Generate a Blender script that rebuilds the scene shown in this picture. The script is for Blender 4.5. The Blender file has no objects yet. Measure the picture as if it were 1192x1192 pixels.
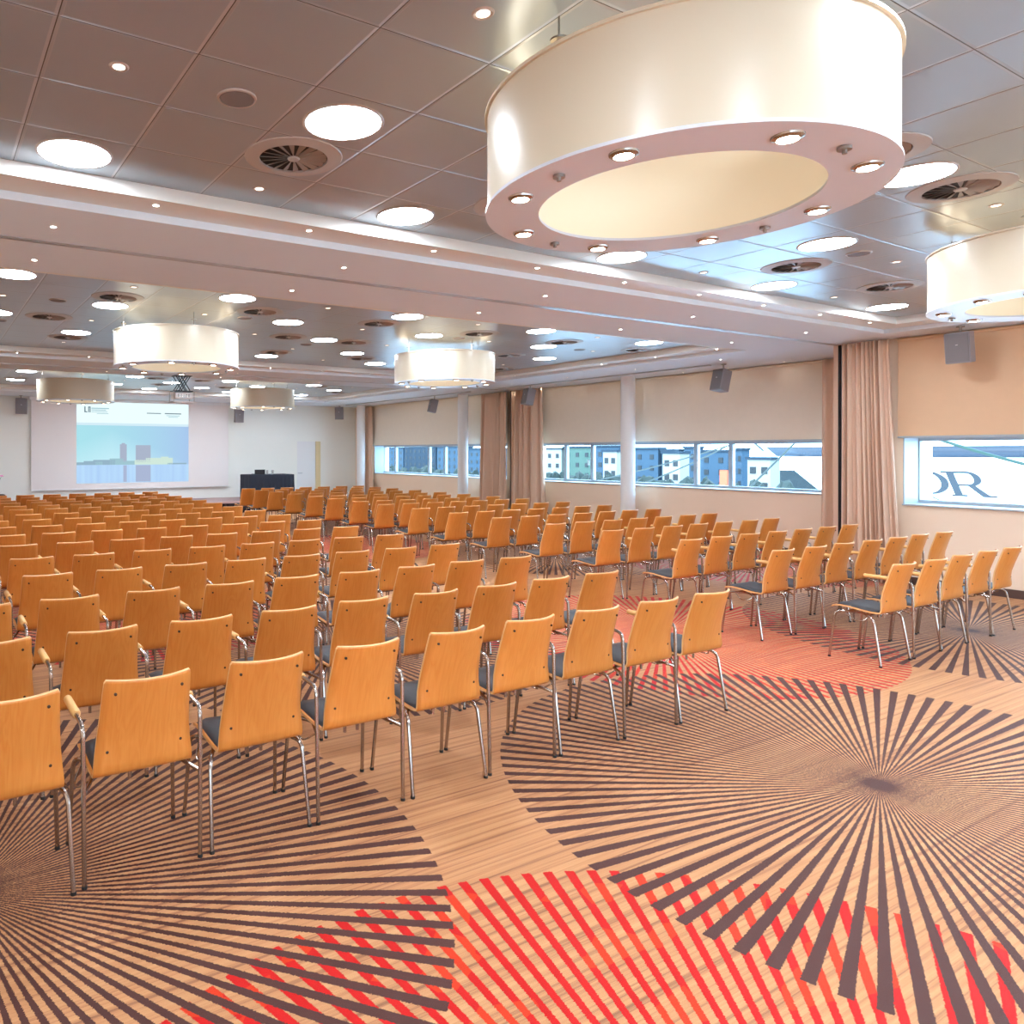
import bpy, bmesh, math, random
from mathutils import Vector, Matrix
random.seed(7)
PI = math.pi
SC = bpy.context.scene
COL = SC.collection

# ------------------------------------------------------------------ camera
TH = math.radians(29.087); FPX = 855.5; CX = 387.1; CY = 525.8; H = 1.7
cd = bpy.data.cameras.new('camera'); cam = bpy.data.objects.new('camera', cd); COL.objects.link(cam)
cam.location = (0, 0, H); cam.rotation_euler = (PI / 2, 0, -TH)
cd.sensor_width = 36; cd.lens = FPX / 1192 * 36
cd.shift_x = (596 - CX) / 1192; cd.shift_y = -(596 - CY) / 1192
cd.clip_start = .05; cd.clip_end = 900
SC.camera = cam

def proj(x, y, z):
    zc = y * math.cos(TH) + x * math.sin(TH); xc = x * math.cos(TH) - y * math.sin(TH)
    if zc < .05: return None
    return CX + FPX * xc / zc, CY - FPX * (z - H) / zc

# ------------------------------------------------------------------ materials
def nt(name):
    m = bpy.data.materials.new(name); m.use_nodes = True
    t = m.node_tree; b = t.nodes['Principled BSDF']
    return m, t, b
def N(t, typ, **kw):
    n = t.nodes.new(typ)
    for k, v in kw.items(): setattr(n, k, v)
    return n
def L(t, a, b): t.links.new(a, b)
def S(v):  # sRGB 0-255 -> linear
    return tuple(((c / 255) / 12.92 if c / 255 <= .04045 else ((c / 255 + .055) / 1.055) ** 2.4) for c in v) + (1,)
def mat(name, rgb, rough=.6, metal=0, spec=.5, emit=None, es=0, noise=0, scale=20, bump=0):
    m, t, b = nt(name)
    c = S(rgb)
    b.inputs['Base Color'].default_value = c
    b.inputs['Roughness'].default_value = rough
    b.inputs['Metallic'].default_value = metal
    b.inputs['Specular IOR Level'].default_value = spec
    if emit:
        b.inputs['Emission Color'].default_value = S(emit); b.inputs['Emission Strength'].default_value = es
    if noise or bump:
        tc = N(t, 'ShaderNodeTexCoord'); nz = N(t, 'ShaderNodeTexNoise')
        nz.inputs['Scale'].default_value = scale; nz.inputs['Detail'].default_value = 4
        L(t, tc.outputs['Object'], nz.inputs['Vector'])
        if noise:
            mx = N(t, 'ShaderNodeMix', data_type='RGBA')
            mx.inputs['A'].default_value = tuple(x * (1 - noise) for x in c[:3]) + (1,)
            mx.inputs['B'].default_value = tuple(min(1, x * (1 + noise)) for x in c[:3]) + (1,)
            L(t, nz.outputs['Fac'], mx.inputs['Factor']); L(t, mx.outputs['Result'], b.inputs['Base Color'])
        if bump:
            bp = N(t, 'ShaderNodeBump'); bp.inputs['Strength'].default_value = bump; bp.inputs['Distance'].default_value = .01
            L(t, nz.outputs['Fac'], bp.inputs['Height']); L(t, bp.outputs['Normal'], b.inputs['Normal'])
    return m
def mth(t, op, a, b=None, c=None):
    n = N(t, 'ShaderNodeMath', operation=op)
    for i, v in enumerate((a, b, c)):
        if v is None: continue
        if isinstance(v, (int, float)): n.inputs[i].default_value = v
        else: L(t, v, n.inputs[i])
    return n.outputs[0]
def mixc(t, fac, a, b):
    n = N(t, 'ShaderNodeMix', data_type='RGBA')
    if isinstance(fac, (int, float)): n.inputs['Factor'].default_value = fac
    else: L(t, fac, n.inputs['Factor'])
    for k, v in (('A', a), ('B', b)):
        if isinstance(v, tuple): n.inputs[k].default_value = v
        else: L(t, v, n.inputs[k])
    return n.outputs['Result']

def wood_mat(name, c1, c2, rough=.38):
    m, t, b = nt(name)
    tc = N(t, 'ShaderNodeTexCoord'); oi = N(t, 'ShaderNodeObjectInfo')
    ad = N(t, 'ShaderNodeVectorMath', operation='ADD'); cb = N(t, 'ShaderNodeCombineXYZ')
    L(t, mth(t, 'MULTIPLY', oi.outputs['Random'], 37.), cb.inputs['X']); L(t, mth(t, 'MULTIPLY', oi.outputs['Random'], 11.), cb.inputs['Z'])
    L(t, tc.outputs['Object'], ad.inputs[0]); L(t, cb.outputs[0], ad.inputs[1])
    mp = N(t, 'ShaderNodeMapping'); mp.inputs['Scale'].default_value = (9, 2, 1.1)
    L(t, ad.outputs[0], mp.inputs['Vector'])
    nz = N(t, 'ShaderNodeTexNoise'); nz.inputs['Scale'].default_value = 1.3; nz.inputs['Detail'].default_value = 3
    nz.inputs['Distortion'].default_value = .6
    L(t, mp.outputs[0], nz.inputs['Vector'])
    rings = mth(t, 'FRACT', mth(t, 'MULTIPLY', nz.outputs['Fac'], 9.))
    rings = mth(t, 'ABSOLUTE', mth(t, 'SUBTRACT', rings, .5))
    mp2 = N(t, 'ShaderNodeMapping'); mp2.inputs['Scale'].default_value = (160, 30, 5)
    L(t, ad.outputs[0], mp2.inputs['Vector'])
    n2 = N(t, 'ShaderNodeTexNoise'); n2.inputs['Scale'].default_value = 1.; n2.inputs['Detail'].default_value = 2
    L(t, mp2.outputs[0], n2.inputs['Vector'])
    f = mth(t, 'ADD', mth(t, 'MULTIPLY', rings, .7), mth(t, 'MULTIPLY', n2.outputs['Fac'], .6))
    col = mixc(t, f, S(c1), S(c2))
    hv = N(t, 'ShaderNodeHueSaturation'); L(t, col, hv.inputs['Color'])
    L(t, mth(t, 'ADD', mth(t, 'MULTIPLY', oi.outputs['Random'], .16), .92), hv.inputs['Value'])
    L(t, hv.outputs[0], b.inputs['Base Color'])
    b.inputs['Roughness'].default_value = rough; b.inputs['Specular IOR Level'].default_value = .5
    b.inputs['Coat Weight'].default_value = .25; b.inputs['Coat Roughness'].default_value = .25
    return m

M = {}
M['wood'] = wood_mat('beech_veneer', (202, 119, 45), (217, 144, 68))
M['ply'] = mat('plywood_edge', (228, 178, 118), .5)
M['armwood'] = mat('arm_beech', (232, 180, 110), .4, noise=.08, scale=60)
M['pad'] = mat('seat_fabric', (46, 46, 50), .55, noise=.12, scale=300, bump=.1)
M['chrome'] = mat('chrome', (176, 166, 158), .24, 1)
M['rubber'] = mat('black_rubber', (25, 24, 24), .6)
M['screw'] = mat('dark_screw', (60, 40, 25), .4, .4)
M['soffit'] = mat('white_plaster', (224, 233, 242), .7, noise=.012, scale=3)
M['cove'] = mat('cove_lacquer', (228, 226, 220), .38, noise=.01, scale=3)
M['wallw'] = mat('wall_paint_peach', (242, 218, 194), .75, noise=.02, scale=2)
M['walle'] = mat('wall_paint_offwhite', (242, 243, 236), .75, noise=.015, scale=2)
M['blind'] = mat('blind_fabric', (238, 228, 212), .8, noise=.03, scale=8)
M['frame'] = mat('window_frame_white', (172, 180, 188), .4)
M['white'] = mat('white_paint', (235, 235, 235), .45)
M['base'] = mat('baseboard_dark', (84, 62, 56), .5)
M['curtain'] = mat('curtain_fabric', (222, 190, 166), .75, noise=.05, scale=90)
M['alu'] = mat('aluminium', (190, 195, 200), .3, .9)
M['dark'] = mat('dark_gap', (22, 16, 18), .7)
M['drum'] = mat('drum_lacquer', (218, 206, 182), .3, noise=.01, scale=4)
M['drumin'] = mat('drum_inner_shade', (226, 214, 186), .6, emit=(248, 232, 204), es=.24)  # slight emission stands in for light falling inside the drum
M['drumring'] = mat('drum_ring_satin', (214, 218, 228), .28)
M['tube'] = mat('drum_tube_lamp', (255, 240, 210), .5, emit=(255, 236, 206), es=11)
M['steel'] = mat('brushed_steel', (165, 160, 155), .3, 1)
M['glow'] = mat('light_diffuser', (255, 250, 240), .5, emit=(230, 242, 255), es=66)
M['spot'] = mat('halogen_spot', (255, 240, 220), .5, emit=(255, 240, 218), es=80)
M['dim'] = mat('downlight_bulb', (255, 245, 230), .4, emit=(255, 244, 228), es=2.2)
M['cspot'] = mat('cove_bulb', (255, 245, 230), .4, emit=(255, 244, 228), es=100)
M['trim'] = mat('light_trim', (190, 180, 176), .35, .4)
M['ventring'] = mat('vent_ring', (186, 184, 184), .45, .3)
M['ventdark'] = mat('vent_dark', (38, 30, 28), .6)
M['ventblade'] = mat('vent_blade', (150, 140, 134), .4, .4)
M['grille'] = mat('speaker_grille', (128, 122, 124), .6, .3)
M['spk'] = mat('speaker_grey', (150, 146, 150), .5)
M['screen'] = mat('screen_fabric', (236, 230, 228), .8)
M['black'] = mat('black_cloth', (34, 40, 54), .85, noise=.1, scale=6)
M['blacks'] = mat('black_plastic', (30, 30, 34), .4)
M['stage'] = mat('stage_top', (176, 148, 146), .7, noise=.05, scale=10)
M['skirt'] = mat('stage_skirt', (38, 26, 34), .85)
M['glass'] = None

def glass_mat():
    m, t, b = nt('window_glass')
    t.nodes.remove(b)
    out = t.nodes['Material Output']
    tr = N(t, 'ShaderNodeBsdfTransparent'); tr.inputs[0].default_value = (.93, .97, 1, 1)
    gl = N(t, 'ShaderNodeBsdfGlossy'); gl.inputs['Roughness'].default_value = .02
    fr = N(t, 'ShaderNodeFresnel'); fr.inputs['IOR'].default_value = 1.3; ge = N(t, 'ShaderNodeNewGeometry')
    mx = N(t, 'ShaderNodeMixShader'); L(t, mth(t, 'MULTIPLY', fr.outputs[0], mth(t, 'SUBTRACT', 1., ge.outputs['Backfacing'])), mx.inputs[0]); L(t, tr.outputs[0], mx.inputs[1]); L(t, gl.outputs[0], mx.inputs[2])
    L(t, mx.outputs[0], out.inputs['Surface'])
    return m
M['glass'] = glass_mat()

def clearglass():
    m, t, b = nt('drinking_glass')
    b.inputs['Transmission Weight'].default_value = 1; b.inputs['Roughness'].default_value = .02; b.inputs['IOR'].default_value = 1.45
    return m
M['cglass'] = clearglass()

def tile_mat():
    m, t, b = nt('metal_ceiling_tiles')
    tc = N(t, 'ShaderNodeTexCoord'); sp = N(t, 'ShaderNodeSeparateXYZ'); L(t, tc.outputs['Object'], sp.inputs[0])
    def seam(o, off, pitch):
        u = mth(t, 'DIVIDE', mth(t, 'SUBTRACT', o, off), pitch)
        fr = mth(t, 'FRACT', u)
        return mth(t, 'MULTIPLY', mth(t, 'SUBTRACT', .5, mth(t, 'ABSOLUTE', mth(t, 'SUBTRACT', fr, .5))), pitch)
    dx = seam(sp.outputs['X'], .431, .538); dy = seam(sp.outputs['Y'], 2.34, .512)
    d = mth(t, 'MINIMUM', dx, dy)
    dark = mth(t, 'LESS_THAN', d, .0022)
    wide = mth(t, 'MULTIPLY', mth(t, 'LESS_THAN', dx, .016), .5)
    nar = mth(t, 'MULTIPLY', mth(t, 'LESS_THAN', dy, .012), .3)
    lite = mth(t, 'MAXIMUM', wide, nar)
    nz = N(t, 'ShaderNodeTexNoise'); nz.inputs['Scale'].default_value = .8; L(t, tc.outputs['Object'], nz.inputs['Vector'])
    base = mixc(t, nz.outputs['Fac'], S((154, 168, 180)), S((168, 181, 192)))
    c = mixc(t, lite, base, S((196, 196, 200)))
    c = mixc(t, dark, c, S((60, 54, 52)))
    L(t, c, b.inputs['Base Color'])
    b.inputs['Metallic'].default_value = .5; b.inputs['Roughness'].default_value = .3; b.inputs['Coat Weight'].default_value = .35; b.inputs['Coat Roughness'].default_value = .28
    bp = N(t, 'ShaderNodeBump'); bp.inputs['Strength'].default_value = .5; bp.inputs['Distance'].default_value = .006
    hgt = mth(t, 'MINIMUM', mth(t, 'DIVIDE', d, .014), 1.)
    L(t, hgt, bp.inputs['Height']); L(t, bp.outputs['Normal'], b.inputs['Normal'])
    return m
M['tile'] = tile_mat()

DARKB = [(4.26, 1.92, 1.885, 118, 24.75), (8.69, 3.17, 1.88, 118, 1.2), (.13, 3.15, 1.86, 118, 2.0), (3.2, 5.7, 1.88, 118, .8),
         (8.96, 8.67, 1.88, 118, 1.7), (.0, 8.6, 1.88, 118, 1.), (4.3, 9.9, 1.88, 118, .3), (8.3, 14.2, 1.88, 118, .3), (3.4, 14., 1.88, 118, 0),
         (-3.6, 1.5, 1.88, 118, 0)]
REDB = [(1.43, .37, 1.965, 136, 61.52), (6.04, 4.51, 1.835, 136, .4), (1.95, 7.75, 1.86, 136, .9), (6.45, 11.4, 1.86, 136, .3),
        (10.6, .6, 1.86, 136, .3), (10.9, 6.6, 1.86, 136, .1), (2.2, 15., 1.86, 136, .1)]
def carpet_mat():
    m, t, b = nt('patterned_carpet')
    tc = N(t, 'ShaderNodeTexCoord'); sp = N(t, 'ShaderNodeSeparateXYZ'); L(t, tc.outputs['Object'], sp.inputs[0])
    # ragged tufts
    tn = N(t, 'ShaderNodeTexNoise'); tn.inputs['Scale'].default_value = 190; tn.inputs['Detail'].default_value = 1
    L(t, tc.outputs['Object'], tn.inputs['Vector'])
    tsp = N(t, 'ShaderNodeSeparateColor'); L(t, tn.outputs['Color'], tsp.inputs[0])
    X = mth(t, 'ADD', sp.outputs['X'], mth(t, 'MULTIPLY', mth(t, 'SUBTRACT', tsp.outputs[0], .5), .012))
    Y = mth(t, 'ADD', sp.outputs['Y'], mth(t, 'MULTIPLY', mth(t, 'SUBTRACT', tsp.outputs[1], .5), .012))
    # beige with long streaks along x
    mp = N(t, 'ShaderNodeMapping'); mp.inputs['Scale'].default_value = (.35, 38, 1); L(t, tc.outputs['Object'], mp.inputs['Vector'])
    n1 = N(t, 'ShaderNodeTexNoise'); n1.inputs['Scale'].default_value = 1.; n1.inputs['Detail'].default_value = 4; n1.inputs['Roughness'].default_value = .7
    L(t, mp.outputs[0], n1.inputs['Vector'])
    rp = N(t, 'ShaderNodeValToRGB'); L(t, n1.outputs['Fac'], rp.inputs[0])
    e = rp.color_ramp.elements; e[0].position = .34; e[0].color = S((142, 96, 68)); e[1].position = .62; e[1].color = S((200, 150, 104))
    x2 = e.new(.46); x2.color = S((186, 132, 90))
    base = rp.outputs[0]
    def burst(bx, by, R, n, ph, duty):
        dx = mth(t, 'SUBTRACT', X, bx); dy = mth(t, 'SUBTRACT', Y, by)
        r = mth(t, 'SQRT', mth(t, 'ADD', mth(t, 'MULTIPLY', dx, dx), mth(t, 'MULTIPLY', dy, dy)))
        a = mth(t, 'ARCTAN2', dy, dx)
        fr = mth(t, 'FRACT', mth(t, 'ADD', mth(t, 'MULTIPLY', a, n / (2 * PI)), n + .5 - ph / 360 * n))
        on = mth(t, 'LESS_THAN', mth(t, 'ABSOLUTE', mth(t, 'SUBTRACT', fr, .5)), mth(t, 'ADD', duty / 2, mth(t, 'DIVIDE', .018, mth(t, 'MAXIMUM', r, .02))))
        return mth(t, 'MULTIPLY', on, mth(t, 'LESS_THAN', r, R)), a
    red = None; dk = None
    for q in REDB:
        o, a = burst(*q, .42); red = o if red is None else mth(t, 'MAXIMUM', red, o)
    for q in DARKB:
        o, a = burst(*q, .42); dk = o if dk is None else mth(t, 'MAXIMUM', dk, o)
    mp3 = N(t, 'ShaderNodeMapping'); mp3.inputs['Scale'].default_value = (3.2, 5.5, 1); L(t, tc.outputs['Object'], mp3.inputs['Vector'])
    n3 = N(t, 'ShaderNodeTexVoronoi'); n3.inputs['Scale'].default_value = 1.6; L(t, mp3.outputs[0], n3.inputs['Vector'])
    s3 = N(t, 'ShaderNodeSeparateColor'); L(t, n3.outputs['Color'], s3.inputs[0])
    redc = mixc(t, mth(t, 'GREATER_THAN', s3.outputs[0], .68), S((192, 6, 3)), S((204, 50, 10)))
    c = mixc(t, red, base, redc)
    c = mixc(t, dk, c, S((78, 45, 40)))
    # short pile speckle
    c2 = N(t, 'ShaderNodeTexNoise'); c2.inputs['Scale'].default_value = 420; L(t, tc.outputs['Object'], c2.inputs['Vector'])
    hv = N(t, 'ShaderNodeHueSaturation'); L(t, c, hv.inputs['Color'])
    L(t, mth(t, 'ADD', mth(t, 'MULTIPLY', c2.outputs['Fac'], .36), .82), hv.inputs['Value'])
    L(t, hv.outputs[0], b.inputs['Base Color'])
    b.inputs['Roughness'].default_value = .62; b.inputs['Specular IOR Level'].default_value = .2
    b.inputs['Sheen Weight'].default_value = .06
    bp = N(t, 'ShaderNodeBump'); bp.inputs['Strength'].default_value = .35; bp.inputs['Distance'].default_value = .004
    L(t, c2.outputs['Fac'], bp.inputs['Height']); L(t, bp.outputs['Normal'], b.inputs['Normal'])
    return m
M['carpet'] = carpet_mat()

# ------------------------------------------------------------------ mesh helpers
def link(name, bm, mats, parent=None, loc=None, smooth=False):
    me = bpy.data.meshes.new(name)
    bmesh.ops.recalc_face_normals(bm, faces=bm.faces[:])
    if smooth:
        for f in bm.faces: f.smooth = True
    bm.to_mesh(me); bm.free()
    for m in (mats if isinstance(mats, (list, tuple)) else [mats]): me.materials.append(m)
    o = bpy.data.objects.new(name, me); COL.objects.link(o)
    if parent: o.parent = parent
    if loc: o.location = loc
    if smooth:
        me.set_sharp_from_angle(angle=math.radians(40))
    return o
def box(bm, x0, x1, y0, y1, z0, z1, mi=0, bev=0):
    vs = [bm.verts.new((x, y, z)) for z in (z0, z1) for y in (y0, y1) for x in (x0, x1)]
    fs = [bm.faces.new([vs[i] for i in q]) for q in ((0, 2, 3, 1), (4, 5, 7, 6), (0, 1, 5, 4), (2, 6, 7, 3), (0, 4, 6, 2), (1, 3, 7, 5))]
    for f in fs: f.material_index = mi
    if bev:
        es = list({e for f in fs for e in f.edges})
        bmesh.ops.bevel(bm, geom=es, offset=bev, segments=2, affect='EDGES')
    return vs
def boxo(name, x0, x1, y0, y1, z0, z1, m, parent=None, bev=0):
    bm = bmesh.new(); box(bm, x0, x1, y0, y1, z0, z1, 0, bev); return link(name, bm, m, parent)
def lathe(bm, prof, seg=32, cx=0, cy=0, close=False, mi=0):
    rings = []
    for r, z in prof:
        if r < 1e-5: rings.append([bm.verts.new((cx, cy, z))])
        else: rings.append([bm.verts.new((cx + r * math.cos(2 * PI * k / seg), cy + r * math.sin(2 * PI * k / seg), z)) for k in range(seg)])
    pairs = list(zip(rings, rings[1:])) + ([(rings[-1], rings[0])] if close else [])
    for a, b in pairs:
        for k in range(seg):
            k2 = (k + 1) % seg
            if len(a) == 1 and len(b) == 1: continue
            if len(a) == 1: f = bm.faces.new((a[0], b[k2], b[k]))
            elif len(b) == 1: f = bm.faces.new((a[k], a[k2], b[0]))
            else: f = bm.faces.new((a[k], a[k2], b[k2], b[k]))
            f.material_index = mi
def tube(bm, pts, r, seg=8, mi=0, caps=True):
    pts = [Vector(p) for p in pts]; rings = []
    n = len(pts); up = None
    for i, p in enumerate(pts):
        d = (pts[min(i + 1, n - 1)] - pts[max(i - 1, 0)]).normalized()
        if up is None:
            up = Vector((0, 0, 1)) if abs(d.z) < .9 else Vector((1, 0, 0))
        a = d.cross(up).normalized(); b2 = a.cross(d).normalized(); up = b2
        rr = r[i] if isinstance(r, (list, tuple)) else r
        rings.append([bm.verts.new(p + rr * (math.cos(2 * PI * k / seg) * a + math.sin(2 * PI * k / seg) * b2)) for k in range(seg)])
    for A, B in zip(rings, rings[1:]):
        for k in range(seg):
            f = bm.faces.new((A[k], A[(k + 1) % seg], B[(k + 1) % seg], B[k])); f.material_index = mi
    if caps:
        f = bm.faces.new(rings[0][::-1]); f.material_index = mi
        f = bm.faces.new(rings[-1]); f.material_index = mi
def rounded(pts, rad=.04, n=4):
    """polyline with rounded corners"""
    P = [Vector(p) for p in pts]; out = [P[0]]
    for i in range(1, len(P) - 1):
        a, b, c = P[i - 1], P[i], P[i + 1]
        r = min(rad, (a - b).length * .45, (c - b).length * .45)
        p0 = b + (a - b).normalized() * r; p1 = b + (c - b).normalized() * r
        for k in range(n + 1):
            s = k / n; out.append((1 - s) ** 2 * p0 + 2 * s * (1 - s) * b + s * s * p1)
    out.append(P[-1]); return out
def tag(o, label=None, cat=None, group=None, kind=None):
    if label: o['label'] = label
    if cat: o['category'] = cat
    if group: o['group'] = group
    if kind: o['kind'] = kind
    return o
def thing(name, label, cat, loc=(0, 0, 0), rz=0, group=None):
    o = bpy.data.objects.new(name, None); COL.objects.link(o); o.location = loc; o.rotation_euler = (0, 0, rz)
    o.empty_display_size = .1
    return tag(o, label, cat, group)
def dup(root, loc, rz=0, label=None, group=None):
    r = root.copy(); COL.objects.link(r); r.location = loc; r.rotation_euler = (0, 0, rz)
    if label: r['label'] = label
    if group: r['group'] = group
    for ch in root.children:
        c = ch.copy(); COL.objects.link(c); c.parent = r
        for g in ch.children:
            d = g.copy(); COL.objects.link(d); d.parent = c
    return r
def struct(o): o['kind'] = 'structure'; return o
ORD = ['zeroth', 'first', 'second', 'third', 'fourth', 'fifth', 'sixth', 'seventh', 'eighth', 'ninth', 'tenth', 'eleventh', 'twelfth',
       'thirteenth', 'fourteenth', 'fifteenth', 'sixteenth', 'seventeenth', 'eighteenth', 'nineteenth', 'twentieth']

# ------------------------------------------------------------------ room shell
XL, XW, XR = -2.6, 12.57, 11.05      # left wall, window wall, near window wall
YB, YE, YJ = -3.4, 21.0, 5.47        # back wall, end wall, jog at the partition
ZS, ZL, ZT = 3.17, 3.22, 3.303       # soffit, ledge, tiles
boxT = .3
struct(boxo('floor', XL - .3, 13.6, YB - .3, YE + .3, -.2, 0, M['carpet']))
bm = bmesh.new()   # unseen back wall; its low window band is added to daylight the ceiling
box(bm, XL - .3, XR + .6, YB - .3, YB, 0, .35); box(bm, XL - .3, XR + .6, YB - .3, YB, 1.25, 3.7)
box(bm, XL - .3, XL + .3, YB - .3, YB, .35, 1.25); box(bm, XR - .3, XR + .6, YB - .3, YB, .35, 1.25)
struct(link('wall_back', bm, M['wallw']))
t = struct(thing('window_4', None, None, (0, 0, 0)))  # unseen window, added to bring daylight to the ceiling
bm = bmesh.new(); box(bm, XL + .3, XR - .3, YB - .2, YB - .14, .35, .41); box(bm, XL + .3, XR - .3, YB - .2, YB - .14, 1.19, 1.25)
for k in range(8): box(bm, XL + .3 + k * 1.86, XL + .36 + k * 1.86, YB - .2, YB - .14, .41, 1.19)
link('window_frame', bm, M['white'], t)
struct(boxo('added_terrace_ground', -30, 13, -60, YB - .3, -.3, -.12, mat('bounce_paving', (236, 238, 240), .8)))  # unseen pale terrace added to bounce daylight up through the back window
struct(boxo('wall_left', XL - .3, XL, YB, YE, 0, 3.7, M['wallw']))
# end wall with a doorway
bm = bmesh.new()
box(bm, XL - .3, 10.39, YE, YE + .3, 0, 3.7); box(bm, 11.23, 13.6, YE, YE + .3, 0, 3.7); box(bm, 10.39, 11.23, YE, YE + .3, 2.03, 3.7)
struct(link('wall_end', bm, M['walle']))
# window walls with openings
Z0, Z1 = 1.01, 1.92
def wall_with_openings(name, x0, x1, ya, yb, ops, m):
    bm = bmesh.new()
    box(bm, x0, x1, ya, yb, 0, Z0); box(bm, x0, x1, ya, yb, Z1, 3.7)
    e = [ya] + [v for o in ops for v in o] + [yb]
    for a, b in zip(e[::2], e[1::2]):
        if b > a: box(bm, x0, x1, a, b, Z0, Z1)
    return struct(link(name, bm, m))
W1 = (13.75, 19.84); W2 = (5.85, 13.0); W3 = (-2.2, 4.71)
wall_with_openings('wall_right', XW, XW + .55, YJ, YE, [W2, W1], M['wallw'])
wall_with_openings('wall_near_right', XR, XR + .55, YB, YJ - .25, [W3], M['wallw'])
struct(boxo('wall_jog', XR, XW + .55, YJ - .25, YJ, 0, 3.7, M['wallw']))
for nm, a in (('baseboard_right', (XW - .015, XW, YJ, YE, 0, .1)), ('baseboard_near_right', (XR - .015, XR, YB, YJ, 0, .1)),
              ('baseboard_end', (9.7, 10.38, YE - .015, YE, 0, .1)), ('baseboard_corner', (11.24, XW, YE - .015, YE, 0, .1))):
    struct(boxo(nm, *a, M['base']))

# windows: frame with bars, sill and panes
def window(n, xw, rec, ya, yb, bars, handles=()):
    xg = xw + rec
    w = struct(thing('window_%d' % n, None, None, (0, 0, 0)))
    bm = bmesh.new()
    F = .025
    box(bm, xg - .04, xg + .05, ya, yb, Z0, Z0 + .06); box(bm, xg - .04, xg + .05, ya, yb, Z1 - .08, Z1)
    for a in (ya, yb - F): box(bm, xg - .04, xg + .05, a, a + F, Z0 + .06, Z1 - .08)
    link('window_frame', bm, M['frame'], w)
    for y in bars:
        boxo('mullion', xg - .045, xg + .05, y - .04, y + .04, Z0 + .06, Z1 - .08, M['frame'], w, .006)
    for y in handles:
        boxo('window_handle', xg - .09, xg - .04, y - .015, y + .015, 1.4, 1.52, M['white'], w, .005)
    e = [ya + F] + [v for y in bars for v in (y - .04, y + .04)] + [yb - F]
    for a, b in zip(e[::2], e[1::2]):
        boxo('window_pane', xg - .003, xg + .003, a, b, Z0 + .06, Z1 - .08, M['glass'], w)
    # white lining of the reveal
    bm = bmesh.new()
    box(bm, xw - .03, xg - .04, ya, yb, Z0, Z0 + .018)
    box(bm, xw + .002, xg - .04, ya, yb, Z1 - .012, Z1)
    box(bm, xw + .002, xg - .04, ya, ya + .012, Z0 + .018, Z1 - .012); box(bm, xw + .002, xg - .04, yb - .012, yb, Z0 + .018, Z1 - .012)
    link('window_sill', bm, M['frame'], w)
    return w
window(1, XW, .4, *W1, [14.9, 16.7, 17.45, 19.2], (17.3,))
window(2, XW, .4, *W2, [8.23, 8.93, 11.43, 12.2], (8.86, 11.5))
window(3, XR, .42, *W3, [1.2], ())

# ceilings: soffits, stepped coves and metal tile bays
BAYS = [(-1.35, 4.66), (6.40, 12.35), (14.18, 19.3)]
XO = 10.45
bm = bmesh.new()
edges_y = [YB, BAYS[0][0], BAYS[0][1], BAYS[1][0], BAYS[1][1], BAYS[2][0], BAYS[2][1], YE]
for a, b in zip(edges_y[::2], edges_y[1::2]): box(bm, XL, XO, a, b, ZS, 3.7)
box(bm, XO, XR, YB, YJ, ZS, 3.7); box(bm, XO, XW, YJ, YE, ZS, 3.7)
struct(link('ceiling', bm, M['soffit']))
for i, (a, b) in enumerate(BAYS):
    struct(boxo('ceiling_bay', XL, XO, a, b, ZT, 3.7, M['tile']))
    bm = bmesh.new(); w = .27
    box(bm, XL, XO, a, a + w, ZL, ZT); box(bm, XL, XO, b - w, b, ZL, ZT); box(bm, XO - w - .05, XO, a + w, b - w, ZL, ZT)
    struct(link('trim_%d' % (i + 1), bm, M['cove']))
# partition tracks
for i, (y, x1) in enumerate(((5.485, 11.04), (13.3, 12.2))):
    bm = bmesh.new()
    box(bm, XL + .01, x1, y - .035, y - .012, ZS - .006, ZS); box(bm, XL + .01, x1, y + .012, y + .035, ZS - .006, ZS)
    struct(link('trim_%d' % (i + 4), bm, M['alu']))
boxo('trim_6', XO + 1.15, XO + 1.2, 7.75, 13.1, ZS - .02, ZS, M['alu'])['kind'] = 'structure'
boxo('trim_7', XO + 1.15, XO + 1.2, 14.0, 20.0, ZS - .02, ZS, M['alu'])['kind'] = 'structure'
# partition jamb posts (pale post, dark slot)
bm = bmesh.new()
box(bm, XR - .02, XR + .02, YJ + .0, YJ + .06, 0, ZS, 0)
struct(link('trim_8', bm, M['curtain']))
bm = bmesh.new()
box(bm, XR - .025, XR, YJ - .1, YJ - .06, 0, ZS, 0); box(bm, XR - .025, XR, YJ - .03, YJ, 0, ZS, 0)
box(bm, XR - .006, XR, YJ - .06, YJ - .03, 0, ZS, 1)
struct(link('trim_9', bm, [M['dark'], M['alu']]))
struct(boxo('trim_10', XW - .2, XW, 13.36, 13.42, 0, ZS, mat('gap_shade_brown', (110, 86, 72), .7)))  # brown strip coloured as the shade in the gap between curtains

# round columns by the windows
for k, (y, lab) in enumerate(((9.83, 'round white column beside the middle window, nearest of the three columns'),
                              (14.9, 'round white column in front of the far window, middle of the three columns'),
                              (19.95, 'round white column in the far corner beside the end wall, farthest of the three'))):
    bm = bmesh.new(); lathe(bm, [(0, 0), (.135, 0), (.135, ZS), (0, ZS)], 40)
    o = link('column', bm, M['white'], None, (12.13, y, 0), True); tag(o, lab, 'column', 'round white columns')

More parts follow.
